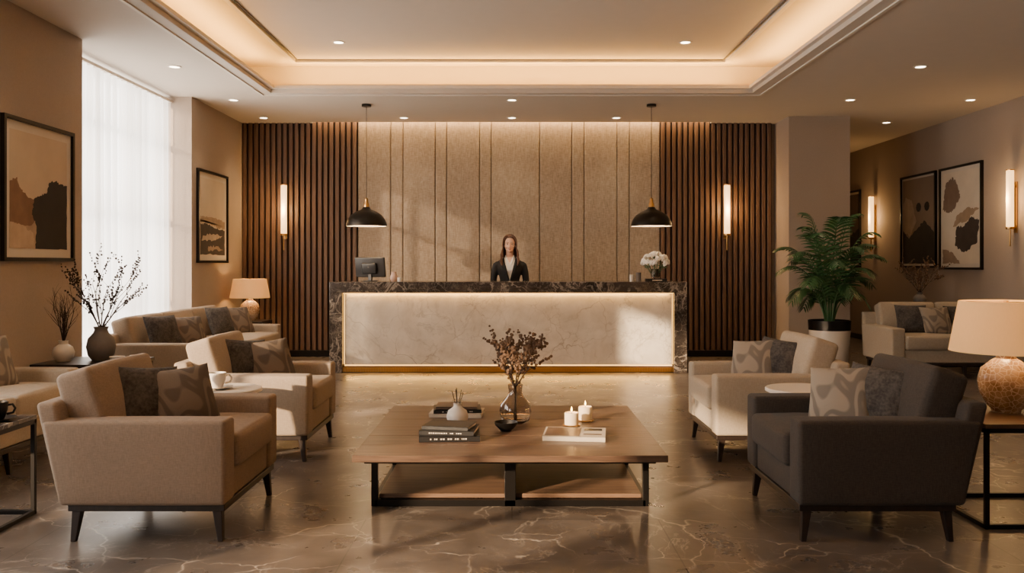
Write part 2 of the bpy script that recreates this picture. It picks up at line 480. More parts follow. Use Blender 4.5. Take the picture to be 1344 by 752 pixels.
def window(name, y0, y1, z0, z1, x, vs, hs):
    b = B(); w = .05
    b.box(x, x+.06, y0, y1, z0, z0+w, M_wfr); b.box(x, x+.06, y0, y1, z1-w, z1, M_wfr)
    for y in [y0+w/2]+vs+[y1-w/2]: b.box(x, x+.06, y-w/2, y+w/2, z0, z1, M_wfr)
    for z in hs: b.box(x, x+.06, y0, y1, z-w/2, z+w/2, M_wfr)
    return b.build(name)
M_wfr = plain('window_frame_paint', (120, 112, 104), .6)
window('window_1', 7.83, 10.5, 0, 3.33, -4.28, [8.72, 9.61], [.9, 1.85, 2.75])
window('added_sun_window_2', 2.4, 5.4, .5, W2T, -4.2, [3.4, 4.4], [2.1])  # added window out of view, shaped to throw sun patches inside
window('added_sun_window_3', -.6, 1.45, .5, W3T, -4.2, [.42], [])  # second added unseen opening, placed to put sun on the right-hand seating
m, nt, bs = newmat('sheer_curtain'); out = nt.nodes['Material Output']
nt.nodes.remove(bs)
f = noisetex(nt, coords(nt, (1, 1, .05)), 220, 2)
colr = mixc(nt, f, (.86, .85, .83), (.98, .97, .96))
df = N(nt, 'ShaderNodeBsdfDiffuse'); tr = N(nt, 'ShaderNodeBsdfTranslucent'); tp = N(nt, 'ShaderNodeBsdfTransparent')
nt.links.new(colr, df.inputs['Color']); nt.links.new(colr, tr.inputs['Color'])
m1 = N(nt, 'ShaderNodeMixShader'); m1.inputs[0].default_value = .78; nt.links.new(df.outputs[0], m1.inputs[1]); nt.links.new(tr.outputs[0], m1.inputs[2])
m2 = N(nt, 'ShaderNodeMixShader'); m2.inputs[0].default_value = .16; nt.links.new(m1.outputs[0], m2.inputs[1]); nt.links.new(tp.outputs[0], m2.inputs[2])
nt.links.new(m2.outputs[0], out.inputs['Surface'])
M_sheer = m
vs = []; fs = []; n = 420
for i in range(n+1):
    y = 7.86+2.6*i/n
    ph = i/n*2*math.pi*21
    for k, z in enumerate((.02, 1.1, 2.2, 3.24)):
        am = .045*(1-.25*k/3)
        vs.append((-4.10+am*math.sin(ph+.5*math.sin(i*.05)+.1*k)+.012*math.sin(i*.21), y, z))
for i in range(n):
    for k in range(3):
        a = i*4+k; fs.append((a, a+4, a+5, a+1))
o = mkobj('sheer_curtain', vs, fs, M_sheer, smooth=True)
boxobj('curtain_track', [(-4.14, -4.06, 7.84, 10.49, 3.24, 3.27)], M_trim)

# ------------------------------------------------------------------ downlights
def downlight(x, y, z, p=24):
    e = empty('recessed_downlight', (x, y, z))
    b = B(); b.lathe([(.048, -.002), (.052, -.008), (.068, -.008), (.072, -.001)], M_trim, seg=24, cap=False)
    b.lathe([(.0001, -.004), (.05, -.004)], M_disc, seg=24, cap=False)
    b.build('trim_ring_and_lens', parent=e)
    light('SPOT', 'downlight_lamp', (0, 0, -.02), p, (255, 224, 182), parent=e, spot=90, blend=.8, rad=.05)
for x, y in [(-3.43, 8.9), (4.15, 8.9), (-3.4, 10.7), (4.13, 10.7), (5.6, 10.7), (-1.48, 12.0), (0, 12.0), (1.43, 12.0), (5.3, 12.4), (-3.4, 12.0),
             (-3.4, 6.2), (4.15, 6.2), (-3.4, 3.4), (4.15, 3.4), (5.3, 14.6)]:  # nearer downlights are out of view, added to light the foreground
    downlight(x, y, CEIL)
downlight(0, 10.7, CEIL, 85)
for x, y in [(-1.88, 9.5), (1.88, 9.5), (-1.88, 6.4), (1.88, 6.4), (-1.88, 3.6), (1.88, 3.6)]:  # nearer pairs are unseen, likewise added as foreground light
    downlight(x, y, UZ, 36)

# ------------------------------------------------------------------ reception desk
D0 = 10.55; XA, XB = -2.2, 2.11
desk = empty('reception_desk', (0, 0, 0))
b = B()
b.box(XA, XB, D0, D0+.70, .97, 1.10, M_dkmarble)
b.box(XA, XA+.155, D0, D0+.65, 0, .97, M_dkmarble); b.box(XB-.155, XB, D0, D0+.65, 0, .97, M_dkmarble)
b.build('marble_frame', parent=desk, bevel=.006)
b = B(); b.box(XA+.180, XB-.180, D0+.035, D0+.09, .10, .950, M_ltmarble); b.build('front_panel', parent=desk, bevel=.004)
b = B(); b.box(XA+.155, XB-.155, D0+.085, D0+.13, 0, .97, M_slatback); b.build('backing', parent=desk)
b = B()
b.box(XA+.155, XB-.155, D0+.072, D0+.083, .954, .964, M_led)
b.box(XA+.160, XA+.170, D0+.072, D0+.083, .1, .95, M_led); b.box(XB-.170, XB-.160, D0+.072, D0+.083, .1, .95, M_led)
b.box(XA+.17, XB-.17, D0+.068, D0+.082, .08, .095, M_led)
b.build('led_strips', parent=desk)
b = B()
b.box(XA+.155, XB-.155, D0+.04, D0+.084, .01, .065, M_brass)
for i in range(130):
    x = XA+.17+i*(XB-XA-.34)/130; b.box(x, x+.018, D0+.03, D0+.04, .012, .06, M_brass)
b.build('brass_plinth', parent=desk)
light('AREA', 'desk_led_light', (-.045, D0+.018, .962), 10, LEDC, parent=desk, size=3.9, sizey=.02, target=(-.045, D0+.06, .4))
light('AREA', 'desk_base_light', (-.045, D0+.02, .095), 10, LEDC, parent=desk, size=3.9, sizey=.02, target=(-.045, D0-.05, 0))
b = B(); b.box(XA+.2, XB-.2, D0+.13, D0+.72, .74, .77, M_slat); b.build('worktop', parent=desk)

DT = 1.10
e = empty('computer_monitor', (PX(487, 10.95), 10.9, DT), math.radians(-16))
rbox('screen_body', (.40, .035, .25), .012, M_screen, e, (0, 0, .175), (math.radians(10), 0, 0), n=2)
rbox('rear_housing', (.2, .05, .14), .02, M_screen, e, (0, -.03, .16), (math.radians(10), 0, 0), n=2)
b = B(); b.box(-.02, .02, -.02, .02, .008, .15, M_screen); b.lathe([(.09, 0), (.09, .008), (.0, .012)], M_screen); b.build('stand', parent=e)
b = B(); b.lathe([(.0, 0), (.010, 0), (.010, .003), (0, .003)], M_greyc, seg=16); b.build('round_badge', parent=e, loc=(.0, -.062, .175), rot=(math.radians(100), 0, 0))
def jar(name, x, y, z, prof, mat):
    b = B(); b.lathe(prof, mat); o = b.build(name, loc=(x, y, z)); smooth_angle(o, 35); return o
M_pink = plain('pink_ceramic', (206, 172, 154), .4)
jar('ceramic_jar', PX(517, 10.8), 10.8, DT, [(.03, 0), (.045, .02), (.05, .06), (.035, .09), (.03, .1), (.033, .12), (.025, .12), (.02, .09)], M_pink)
jar('small_candle_holder', PX(525, 10.7), 10.70, DT, [(.03, 0), (.034, .05), (.028, .05), (.026, .02), (0, .02)], M_white)
jar('glass_tumbler', PX(829, 10.8), 10.8, DT, [(.026, 0), (.028, .085), (.022, .085), (.02, .01), (0, .01)], M_white)
jar('glass_tumbler', PX(838, 10.8), 10.8, DT, [(.03, 0), (.032, .11), (.026, .11), (.024, .01), (0, .01)], M_greyc)
b = B(); b.box(-.12, .12, -.09, .09, 0, .035, M_bookblk); b.box(-.115, .122, -.085, .085, .005, .03, M_paper); b.box(-.06, .06, -.0925, -.09, .012, .022, M_paper)
b.build('black_book', loc=(PX(861, 10.75), 10.75, DT))
e = empty('white_flower_bouquet', (PX(860, 10.75), 10.75, DT+.035))
b = B(); b.lathe([(.04, 0), (.055, .03), (.055, .09), (.042, .12), (.036, .12), (.045, .08), (.04, .02), (0, .02)], M_glass); o = b.build('vase', parent=e); smooth_angle(o)
b = B()
random.seed(3)
for i in range(34):
    a = random.random()*6.28; ph = random.random()**.7*1.6
    c0 = Vector((.155*math.sin(ph)*math.cos(a), .145*math.sin(ph)*math.sin(a), .19+.12*math.cos(ph)))
    nrm = (c0-Vector((0, 0, .15))).normalized(); R = nrm.to_track_quat('Z', 'Y').to_matrix()
    for k in range(9):
        t = k*2.4; rr = .008+.0024*k
        b.ell(c0+R @ Vector((rr*math.cos(t), rr*math.sin(t), .012-.0015*k)), (.020, .012, .018), M_petal, 7, 4, R @ Matrix.Rotation(t, 3, 'Z'))
    b.tube([(c0.x*.2, c0.y*.2, .03), c0], .0025, M_leaf, 4)
for i in range(14):
    a = random.random()*6.28; r = .10+random.random()*.03
    b.ell((r*math.cos(a), r*math.sin(a), .13+random.random()*.04), (.03, .012, .006), M_leaf, 8, 4, Matrix.Rotation(a, 3, 'Z'))
o = b.build('roses', parent=e, smooth=True)

# ------------------------------------------------------------------ pendants
def pendant(x, y):
    e = empty('pendant_lamp', (x, y, 0))
    b = B()
    b.lathe([(.06, CEIL-.03), (.06, CEIL-.001)], M_black); b.lathe([(.004, 2.13), (.004, CEIL-.02)], M_black, seg=8)
    b.lathe([(.035, 2.02), (.035, 2.07), (.022, 2.09), (.022, 2.13), (.006, 2.15)], M_brass)
    pr = [(.255, 1.79), (.255, 1.815), (.235, 1.87), (.195, 1.925), (.13, 1.97), (.06, 2.0), (.04, 2.03), (.035, 2.03)]
    b.lathe(pr, M_black, seg=48, cap=False)
    inn = [(.25, 1.79), (.25, 1.815), (.23, 1.865), (.19, 1.918), (.125, 1.96), (.055, 1.99), (.001, 1.99)]
    b.lathe(inn, M_trim, seg=48, cap=False)
    b.lathe([(.25, 1.79), (.255, 1.79)], M_black, seg=48, cap=False)
    b.ell((0, 0, 1.88), (.035, .035, .045), M_disc)
    o = b.build('shade_cord_canopy', parent=e); smooth_angle(o, 35)
    light('POINT', 'pendant_bulb', (0, 0, 1.815), 14, (255, 212, 158), parent=e, rad=.035)
pendant(PX(481, 11.0), 11.0); pendant(PX(855, 11.0), 11.0)

# ------------------------------------------------------------------ sconces
def sconce(loc, rz):
    e = empty('wall_sconce', loc, rz)
    b = B()
    b.box(-.03, .03, -.012, 0, -.28, .34, M_brass)
    b.box(-.012, .012, -.075, -.01, -.22, -.19, M_brass); b.box(-.012, .012, -.075, -.01, .27, .30, M_brass)
    b.lathe([(.045, -.235), (.05, -.23), (.05, -.21), (.043, -.205)], M_brass, (0, -.075, 0))
    b.lathe([(.045, .475), (.048, .478), (.048, .49), (.0, .495)], M_brass, (0, -.075, 0))
    b.lathe([(.008, -.44), (.010, -.43), (.010, -.235)], M_brass, (0, -.075, 0), 12)
    b.lathe([(.043, -.205), (.043, .475)], M_tube, (0, -.075, 0), 24)
    o = b.build('tube_and_bracket', parent=e); smooth_angle(o, 35)
    light('POINT', 'sconce_lamp', (0, -.19, .13), 11, (255, 200, 130), parent=e, rad=.05)
zc = 1.95
sconce((xs(377), 12.44, zc), 0); sconce((xs(950), 12.44, zc), 0)
sconce((RW, 10.6, zc+.02), -math.pi/2); sconce((RW, 14.7, zc+.02), -math.pi/2)

# ------------------------------------------------------------------ art
def rough_poly(pts, seed, jit=.02, sub=10):
    rnd = random.Random(seed); out = []
    n = len(pts)
    for i in range(n):
        a = Vector((*pts[i], 0)); c2 = Vector((*pts[(i+1) % n], 0))
        for k in range(sub):
            t = k/sub; p = a.lerp(c2, t); w = math.sin(math.pi*t)
            out.append((p.x+rnd.uniform(-jit, jit)*w, p.y+rnd.uniform(-jit, jit)*w))
    return out
def artwork(side, y0, y1, z0, z1, bg, shapes, matw=.07, name='framed_artwork'):
    W = abs(y1-y0); Hh = z1-z0
    if side == 'L': e = empty(name, (LW, min(y0, y1), z0)); M = Matrix(((0, 0, 1, 0), (1, 0, 0, 0), (0, 1, 0, 0), (0, 0, 0, 1)))
    else: e = empty(name, (RW, max(y0, y1), z0)); M = Matrix(((0, 0, -1, 0), (-1, 0, 0, 0), (0, 1, 0, 0), (0, 0, 0, 1)))
    b = B(); fw = .03
    for q in ((0, fw, 0, Hh), (W-fw, W, 0, Hh), (fw, W-fw, 0, fw), (fw, W-fw, Hh-fw, Hh)):
        b.box(q[0], q[1], q[2], q[3], 0, .035, M_black, M)
    b.box(fw, W-fw, fw, Hh-fw, 0, .012, M_mat, M)
    b.box(fw+matw, W-fw-matw, fw+matw, Hh-fw-matw, .012, .014, plain('art_ground', bg, .9, var=.12, vs=4), M)
    iw, ih = W-2*fw-2*matw, Hh-2*fw-2*matw
    for k, (pts, colr, jit) in enumerate(shapes):
        pp = rough_poly(pts, k*7+int(y0*10), jit)
        pp = [(fw+matw+max(0, min(1, u))*iw, fw+matw+max(0, min(1, v))*ih, .0145+.0004*k) for u, v in pp]
        b.add([M @ Vector(p) for p in pp], [list(range(len(pp)))], plain('art_paint', colr, .85, var=.35, vs=7))
    b.build('frame_and_art', parent=e)
def circ(cx, cy, r, ry=None, n=10): return [(cx+r*math.cos(i*6.283/n), cy+(ry or r)*math.sin(i*6.283/n)) for i in range(n)]
artwork('L', 6.57, 7.63, 1.335, 2.45, (196, 178, 156), [
    ([(0, 0), (1, 0), (1, .32), (.6, .38), (.3, .3), (0, .34)], (165, 142, 120), .015),
    ([(0, .2), (.35, .2), (.5, .3), (.46, .42), (.3, .44), (.16, .52), (.12, .6), (0, .56)], (128, 98, 78), .012),
    ([(.42, .0), (1, .0), (1, .6), (.85, .6), (.80, .63), (.66, .60), (.62, .50), (.5, .47), (.40, .44), (.36, .3), (.44, .2)], (44, 39, 37), .012),
    ([(0, 0), (.42, 0), (.38, .14), (.2, .2), (0, .22)], (184, 160, 136), .012)])
artwork('L', 10.65, 11.77, 1.33, 2.486, (200, 184, 162), [
    ([(0, .0), (1, 0), (1, .34), (.6, .36), (.2, .42), (0, .4)], (62, 55, 51), .02),
    ([(0, .42), (.3, .44), (.7, .36), (1, .36), (1, .46), (.5, .5), (0, .5)], (156, 134, 112), .02),
    ([(.05, .18), (.6, .2), (.9, .26), (.5, .28), (.1, .25)], (172, 156, 138), .02),
    ([(.3, .05), (.9, .07), (.7, .12), (.3, .11)], (145, 128, 112), .02)])
artwork('R', 13.7, 12.57, 1.26, 2.66, (140, 122, 106), [
    ([(0, 0), (1, 0), (1, .35), (.7, .5), (.5, .42), (.2, .3), (0, .4)], (50, 44, 41), .015),
    ([(.0, .4), (.25, .32), (.45, .5), (.3, .75), (.1, .8), (0, .7)], (168, 150, 132), .015),
    (circ(.52, .66, .08, .055), (30, 27, 26), .003), (circ(.78, .66, .08, .055), (30, 27, 26), .003)], matw=.03)
artwork('R', 12.46, 11.33, 1.24, 2.66, (212, 199, 180), [
    ([(.0, .6), (.2, .56), (.35, .6), (.5, .72), (.42, .86), (.3, .95), (.1, .9), (.05, .78)], (120, 98, 82), .02),
    ([(.35, .2), (.6, .12), (.95, .22), (1, .45), (.8, .5), (.6, .4), (.4, .4)], (64, 54, 49), .02),
    ([(.3, .40), (.7, .46), (1, .58), (.7, .60), (.4, .52)], (160, 136, 112), .02),
    ([(0, 0), (.5, 0), (.3, .12), (0, .16)], (140, 118, 98), .02)], matw=.05)
artwork('R', 16.1, 15.3, 1.26, 2.62, (100, 86, 76), [([(0, 0), (1, 0), (1, .5), (.4, .4), (0, .6)], (48, 42, 39), .02)], matw=.04)

# ------------------------------------------------------------------ seating
def seat(name, loc, rz, W, nseat, fab, depth=.80, sc=1.0, hb=0, shear=.085):
    e = empty(name, loc, rz, sc)
    fx = depth/2; bx = -depth/2+.04
    b = B()
    ly = [-(W/2-.06), W/2-.06] + ([0] if nseat > 1 else [])
    for y in ly:
        for x, s in ((fx-.06, 1), (bx+.04, -1)):
            b.taper(x, y, 0, .16, .026, .046, M_dkwood, dx=.018*s, dy=.012*(1 if y > 0 else -1) if y else 0)
    b.box(bx+.0, fx-.02, -W/2+.03, W/2-.03, .145, .178, M_dkwood)
    b.build('wooden_base', parent=e, bevel=.004)
    aw = .155; ah = .575-.178
    def arm_def(p):
        t = (p.z+ah/2)/ah
        if p.x < 0: p.x -= shear*t*min(1, -p.x/(depth/2))
        return p
    for s in (-1, 1):
        rbox('arm', (depth-.02, aw, ah), .020, fab, e, (.0, s*(W/2-aw/2), .178+ah/2), puff=(.003, .004, .005), deform=arm_def)
    iw = W-2*aw
    rbox('front_rail', (depth-.14, iw, .15), .015, fab, e, (.045, 0, .178+.075), n=3)
    def bk(p):
        t = (p.z+.25)/.50; p.x -= (shear+.03)*t; return p
    rbox('back_frame', (.10, W-.02, .48+hb), .025, fab, e, (bx+.015, 0, .18+.24+hb/2), deform=bk, puff=(.008, 0, .005))
    cw = iw/nseat
    for i in range(nseat):
        y = -iw/2+cw*(i+.5)
        rbox('seat_cushion', (depth-.15, cw-.008, .165), .028, fab, e, (.085, y, .325+.0825), puff=(.012, .003, .016), wr=.003)
        rbox('back_cushion', (.18, cw-.008+(.12 if nseat == 1 else .0), .36), .032, fab, e, (bx+.03, y, .625+hb/2), (0, math.radians(-17), 0), puff=(.018, .004, .008), wr=.005)
    return e
def place(e_loc, rz, lp):
    return Vector(e_loc)+Matrix.Rotation(rz, 3, 'Z') @ Vector(lp)
def chair_pillows(loc, rz, mats, side, sz=.345):
    for k, (lp, yaw, tilt, mt) in enumerate((((-.155, side*-.01, .615), side*-42, 70, mats[0]), ((.00, side*.07, .61), side*-52, 64, mats[1]))):
        p = place(loc, rz, Vector(lp))
        q = Matrix.Rotation(rz+math.radians(yaw), 3, 'Z') @ Matrix.Rotation(math.radians(tilt), 3, 'Y') @ Matrix.Rotation(math.radians(5*(1 if k else -1)), 3, 'Z')
        pillow(sz-.01*k, .14, mt, p, q.to_euler())
PI = math.pi
cx = 1.335+.40
seat('armchair', (-cx, 4.56, 0), 0, .92, 1, M_tan); chair_pillows((-cx, 4.56, 0), 0, (M_pgrey, M_pat1), 1)
seat('armchair', (-cx, 6.23, 0), 0, .92, 1, M_beige); chair_pillows((-cx, 6.23, 0), 0, (M_pgrey, M_pat1), 1)
seat('armchair', (cx, 6.23, 0), PI, .92, 1, M_cream); chair_pillows((cx, 6.23, 0), PI, (M_pgrey, M_pat2), -1)
seat('armchair', (cx, 4.56, 0), PI, .92, 1, M_char); chair_pillows((cx, 4.56, 0), PI, (M_pgrey, M_pat2), -1)
seat('sofa', (-3.28, 9.45, 0), 0, 2.8, 3, M_beige, depth=.86, shear=.05)
seat('sofa', (-3.44, 5.46, 0), 0, 1.65, 2, M_cream, depth=.70, shear=.03)
seat('sofa', (5.20, 10.45, 0), -PI/2, 1.70, 2, M_cream, depth=.86, hb=.06, shear=.05)
def wp(x, y, z, yaw, tilt, mt, sz=.36):
    q = Matrix.Rotation(math.radians(yaw), 3, 'Z') @ Matrix.Rotation(math.radians(tilt), 3, 'Y')
    pillow(sz, .15, mt, (x, y, z), q.to_euler())
wp(-3.36, 8.45, .65, -30, 66, M_pgrey); wp(-3.22, 8.72, .63, -40, 60, M_pat1); wp(-3.38, 10.15, .65, -25, 68, M_pgrey); wp(-3.25, 10.42, .64, -35, 62, M_pat1)
wp(-3.48, 5.80, .65, -24, 68, M_pat2, .38)
wp(4.76, 10.44, .66, -100, 66, M_pgrey); wp(5.02, 10.36, .64, -84, 64, M_pat2); wp(5.34, 10.44, .65, -80, 66, M_pgrey)

# ------------------------------------------------------------------ coffee table
ct = empty('coffee_table', (-.01, 5.18, 0))
b = B(); hw = .795
for i in range(6):
    b.box(-hw, hw, -.78+i*.26, -.78+(i+1)*.26-.0015, .315, .35, M_walnutY)
b.build('plank_top', parent=ct, bevel=.003)
b = B(); lx, lyy, q = .735, .42, .034
b.box(-.74, .74, -.74, .74, .300, .315, M_black)
for s in (-1, 1):
    for y in (-lyy, lyy):
        b.box(s*lx-q/2, s*lx+q/2, y-q/2, y+q/2, 0, .30, M_black)
    b.box(s*lx-q/2, s*lx+q/2, -lyy, lyy, 0, q, M_black)
    b.box(-lx, lx, s*lyy-q/2, s*lyy+q/2, 0, q, M_black)
b.box(-.03, .03, -lyy-q/2, lyy+q/2, 0, .30, M_black)
b.build('metal_frame', parent=ct, bevel=.002)
b = B()
b.box(-lx+.02, -.03, -lyy+.02, lyy-.02, .036, .06, M_walnutS); b.box(.03, lx-.02, -lyy+.02, lyy-.02, .036, .06, M_walnutS)
b.build('lower_shelf', parent=ct, bevel=.003)
T = .35
def book(b, w, d, z, h, cov, M, spine=True):
    b.box(-w/2, w/2, -d/2, d/2, z, z+.003, cov, M); b.box(-w/2, w/2, -d/2, d/2, z+h-.003, z+h, cov, M)
    b.box(-w/2, w/2, -d/2, -d/2+.004, z, z+h, cov, M); b.box(-w/2+.005, w/2-.005, -d/2+.004, d/2-.005, z+.003, z+h-.003, M_paper, M)
    if spine:
        rnd = random.Random(int(z*1000+w*100)); x = -w*.32
        while x < w*.3:
            l = rnd.uniform(.004, .010); b.box(x, x+l, -d/2-.0006, -d/2, z+h*.38, z+h*.60, M_mat, M); x += l+rnd.choice((.004, .004, .016))
M_bookbr = plain('book_cover_brown', (96, 78, 64), .5); M_bookcr = plain('book_cover_cream', (192, 180, 162), .6)
b = B(); book(b, .33, .25, 0, .032, M_bookblk, Matrix.Rotation(.06, 4, 'Z')); book(b, .30, .23, .032, .026, M_bookblk, Matrix.Rotation(-.1, 4, 'Z')); book(b, .26, .20, .058, .02, M_bookblk, Matrix.Rotation(-.22, 4, 'Z'), False)
b.build('book_stack', loc=(-.345, 4.86, T))
b = B(); book(b, .33, .24, 0, .026, M_bookcr, Matrix.Rotation(-.06, 4, 'Z'), False); book(b, .3, .22, .026, .022, M_bookblk, Matrix.Rotation(.08, 4, 'Z')); book(b, .26, .2, .048, .018, M_bookbr, Matrix.Rotation(.0, 4, 'Z'), False)
b.build('book_stack', loc=(-.35, 5.60, T))
b = B(); book(b, .34, .27, 0, .028, M_bookcr, Matrix(), False)
b.box(-.16, .03, -.12, .12, .0285, .0292, plain('cover_photo', (112, 88, 72), .4, var=.5, vs=14)); b.box(.05, .15, .04, .1, .0285, .0292, M_bookblk); b.box(.05, .15, -.08, -.05, .0285, .0290, M_bookbr)
b.build('picture_book', loc=(.35, 4.88, T), rot=(0, 0, -.12))
e = empty('reed_diffuser', (-.325, 5.22, T))
b = B(); b.lathe([(.035, 0), (.058, .02), (.066, .055), (.055, .09), (.028, .11), (.022, .12), (.026, .135), (.02, .135), (.018, .11)], M_white); o = b.build('vase', parent=e); smooth_angle(o)
b = B()
for i in range(7):
    a = i*.9; b.tube([(0, 0, .08), (.035*math.cos(a), .035*math.sin(a), .20+.01*(i % 3))], .0022, M_twig, 5)
b.build('reeds', parent=e)
jar('dark_bowl', -.035, 5.06, T, [(.03, 0), (.035, .006), (.065, .035), (.07, .052), (.065, .052), (.055, .03), (.0, .012)], M_black)
for x, y, h in ((.355, 5.22, .075), (.45, 5.38, .085)):
    e = empty('pillar_candle', (x, y, T))
    b = B(); b.lathe([(.05, 0), (.055, .004), (.05, .008), (0, .008)], M_brass); o = b.build('dish', parent=e)
    b = B(); b.lathe([(.041, .008), (.042, .01), (.042, h), (.038, h+.004), (.03, h-.004), (0, h-.006)], M_wax); o = b.build('wax', parent=e); smooth_angle(o)
    b = B(); b.tube([(0, 0, h-.01), (0, 0, h+.014)], .0015, M_black, 5); b.lathe([(.0005, h+.008), (.005, h+.016), (.0045, h+.024), (.0005, h+.038)], M_flame, seg=10); b.build('wick_and_flame', parent=e)
    light('POINT', 'candle_light', (0, 0, h+.05), .35, (255, 185, 100), parent=e, rad=.01)

# ------------------------------------------------------------------ branches
def grow(b, p, d, length, r, depth, rnd, tips, curl=.25, br=(2, 3), mat=None):
    pts = [p]; n = 6; rs = [r]
    for i in range(n):
        d = (d+Vector((rnd.uniform(-1, 1), rnd.uniform(-1, 1), rnd.uniform(-.5, 1)))*curl*.5).normalized()
        p = p+d*length/n; pts.append(p); rs.append(r*(1-.55*(i+1)/n))
        if depth == 0 or rnd.random() < .4: tips.append(p.copy())
    b.tube(pts, rs, mat or M_twig, 5)
    if depth > 0:
        for k in range(rnd.randint(*br)):
            i = rnd.randint(2, n); dd = (d+Vector((rnd.uniform(-1, 1), rnd.uniform(-1, 1), rnd.uniform(-.2, .6)))*.75).normalized()
            grow(b, pts[i], dd, length*.6, rs[i]*.75, depth-1, rnd, tips, curl, br, mat)
def vase_branches(name, loc, prof, vmat, z0, hgt, spread, nst, seed, bloom=None, bs=.008, r=.004, depth=2):
    e = empty(name, loc); rnd = random.Random(seed)
    b = B(); b.lathe(prof, vmat); o = b.build('vase', parent=e); smooth_angle(o, 50)
    b = B(); tips = []
    for i in range(nst):
        a = 6.283*i/nst+rnd.uniform(-.3, .3); sp = spread*rnd.uniform(.35, 1); d = Vector((math.cos(a)*sp, math.sin(a)*sp*.7, 1)).normalized()
        b.tube([(-.01*math.cos(a), -.01*math.sin(a), .02), (.005*math.cos(a), .005*math.sin(a), z0)], r, M_twig, 5)
        grow(b, Vector((.005*math.cos(a), .005*math.sin(a), z0)), d, hgt*rnd.uniform(.45, .62), r, depth, rnd, tips)
    if bloom:
        for t in tips:
            c1 = t+Vector((rnd.uniform(-1, 1), rnd.uniform(-1, 1), rnd.uniform(-1, 1)))*.008
            s = bs*rnd.uniform(.6, 1.2); b.ell(c1, (s, s*.8, s), bloom, 6, 4)
    b.build('branches', parent=e)
vp = [(.05, 0), (.085, .02), (.098, .07), (.09, .12), (.05, .165), (.04, .19), (.045, .235), (.041, .235), (.036, .19), (.046, .163), (.085, .118), (.092, .07), (.08, .024), (0, .012)]
vase_branches('glass_vase_with_branches', (.02, 5.3, T), vp, M_glass, .22, .37, 1.1, 15, 11, M_bloom, .0088, .0028)
e = empty('side_table', (-3.43, 7.2, 0))
b = B(); b.box(-.37, .37, -.3, .3, .49, .52, M_dkwood)
for sx in (-1, 1):
    for sy in (-1, 1): b.box(sx*.35-.012, sx*.35+.012, sy*.28-.012, sy*.28+.012, 0, .49, M_black)
ring(b, -.362, .362, -.292, .292, .02, .03, .05, M_black)
b.build('top_and_frame', parent=e, bevel=.003)
gv = [(.07, 0), (.10, .04), (.115, .11), (.10, .18), (.06, .225), (.05, .25), (.06, .275), (.05, .275), (.04, .24), (.05, .22), (0, .2)]
vase_branches('grey_vase_with_twigs', (-3.40, 7.25, .52), gv, M_greyc, .25, .70, .80, 10, 5, M_twig, .0085, .0058, 2)
wv = [(.05, 0), (.075, .03), (.085, .075), (.07, .115), (.035, .14), (.035, .165), (.04, .17), (.032, .17), (.028, .14), (0, .12)]
vase_branches('white_vase_with_twigs', (-3.66, 7.15, .52), wv, M_white, .16, .46, .30, 14, 8, None, .006, .0042, 2)
jar('small_bowl', -3.20, 7.10, .52, [(.03, 0), (.05, .02), (.06, .045), (.055, .045), (.03, .012), (0, .01)], M_white)
jar('small_bowl', -3.14, 7.3, .52, [(.025, 0), (.04, .02), (.045, .035), (.04, .035), (.02, .012), (0, .01)], M_mat)

def metal_table(name, x, y, w, d, h, top):
    e = empty(name, (x, y, 0)); b = B(); q = .022
    b.box(-w/2, w/2, -d/2, d/2, h-.022, h, top)
    for sx in (-1, 1):
        for sy in (-1, 1): b.box(sx*(w/2-q/2)-q/2, sx*(w/2-q/2)+q/2, sy*(d/2-q/2)-q/2, sy*(d/2-q/2)+q/2, 0, h-.022, M_black)
    ring(b, -w/2, w/2, -d/2, d/2, q, 0, q, M_black); ring(b, -w/2, w/2, -d/2, d/2, q, h-.045, h-.022, M_black)
    b.build('top_and_frame', parent=e, bevel=.002)
def table_lamp(x, y, z, s, p):
    e = empty('table_lamp', (x, y, z), 0, s)
    b = B(); b.lathe([(.07, 0), (.075, .015), (.09, .03), (.13, .10), (.142, .17), (.125, .235), (.075, .28), (.05, .295), (.05, .31), (.02, .315)], M_ceram, seg=40)
    o = b.build('ceramic_base', parent=e); smooth_angle(o, 50)
    b = B(); b.lathe([(.012, .31), (.012, .42)], M_brass, seg=12); b.lathe([(.012, .60), (.012, .608), (.0, .610)], M_brass, seg=12)
    for a in (0, 2.09, 4.19): b.tube([(0, 0, .600), (.232*math.cos(a), .232*math.sin(a), .595)], .0025, M_brass, 5)
    b.build('stem_and_finial', parent=e)
    b = B(); b.lathe([(.285, .33), (.235, .605)], M_shade, seg=56, cap=False)
    b.lathe([(.281, .33), (.231, .605)], M_shade, seg=56, cap=False); b.lathe([(.281, .33), (.285, .33)], M_shade, seg=56, cap=False)
    o = b.build('shade', parent=e); smooth_angle(o, 50)
    light('POINT', 'lamp_bulb', (0, 0, .47), p, (255, 198, 124), parent=e, rad=.06)
metal_table('side_table', 2.68, 4.64, .68, .62, .52, M_walnutY); table_lamp(2.65, 4.70, .52, .98, 9)
metal_table('side_table', -2.78, 4.38, .56, .46, .52, M_dkmarble)
metal_table('side_table', -3.52, 11.7, .5, .5, .56, M_dkwood); table_lamp(-3.5, 11.7, .56, .92, 11)
metal_table('side_table', 5.2, 8.6, .5, .5, .5, M_dkmarble)
metal_table('console_table', 5.38, 11.35, 1.2, .35, .78, M_dkwood)
vase_branches('grey_vase_with_twigs', (5.28, 11.35, .78), wv, M_greyc, .16, .50, 1.1, 9, 21, M_bloom, .010, .004, 2)
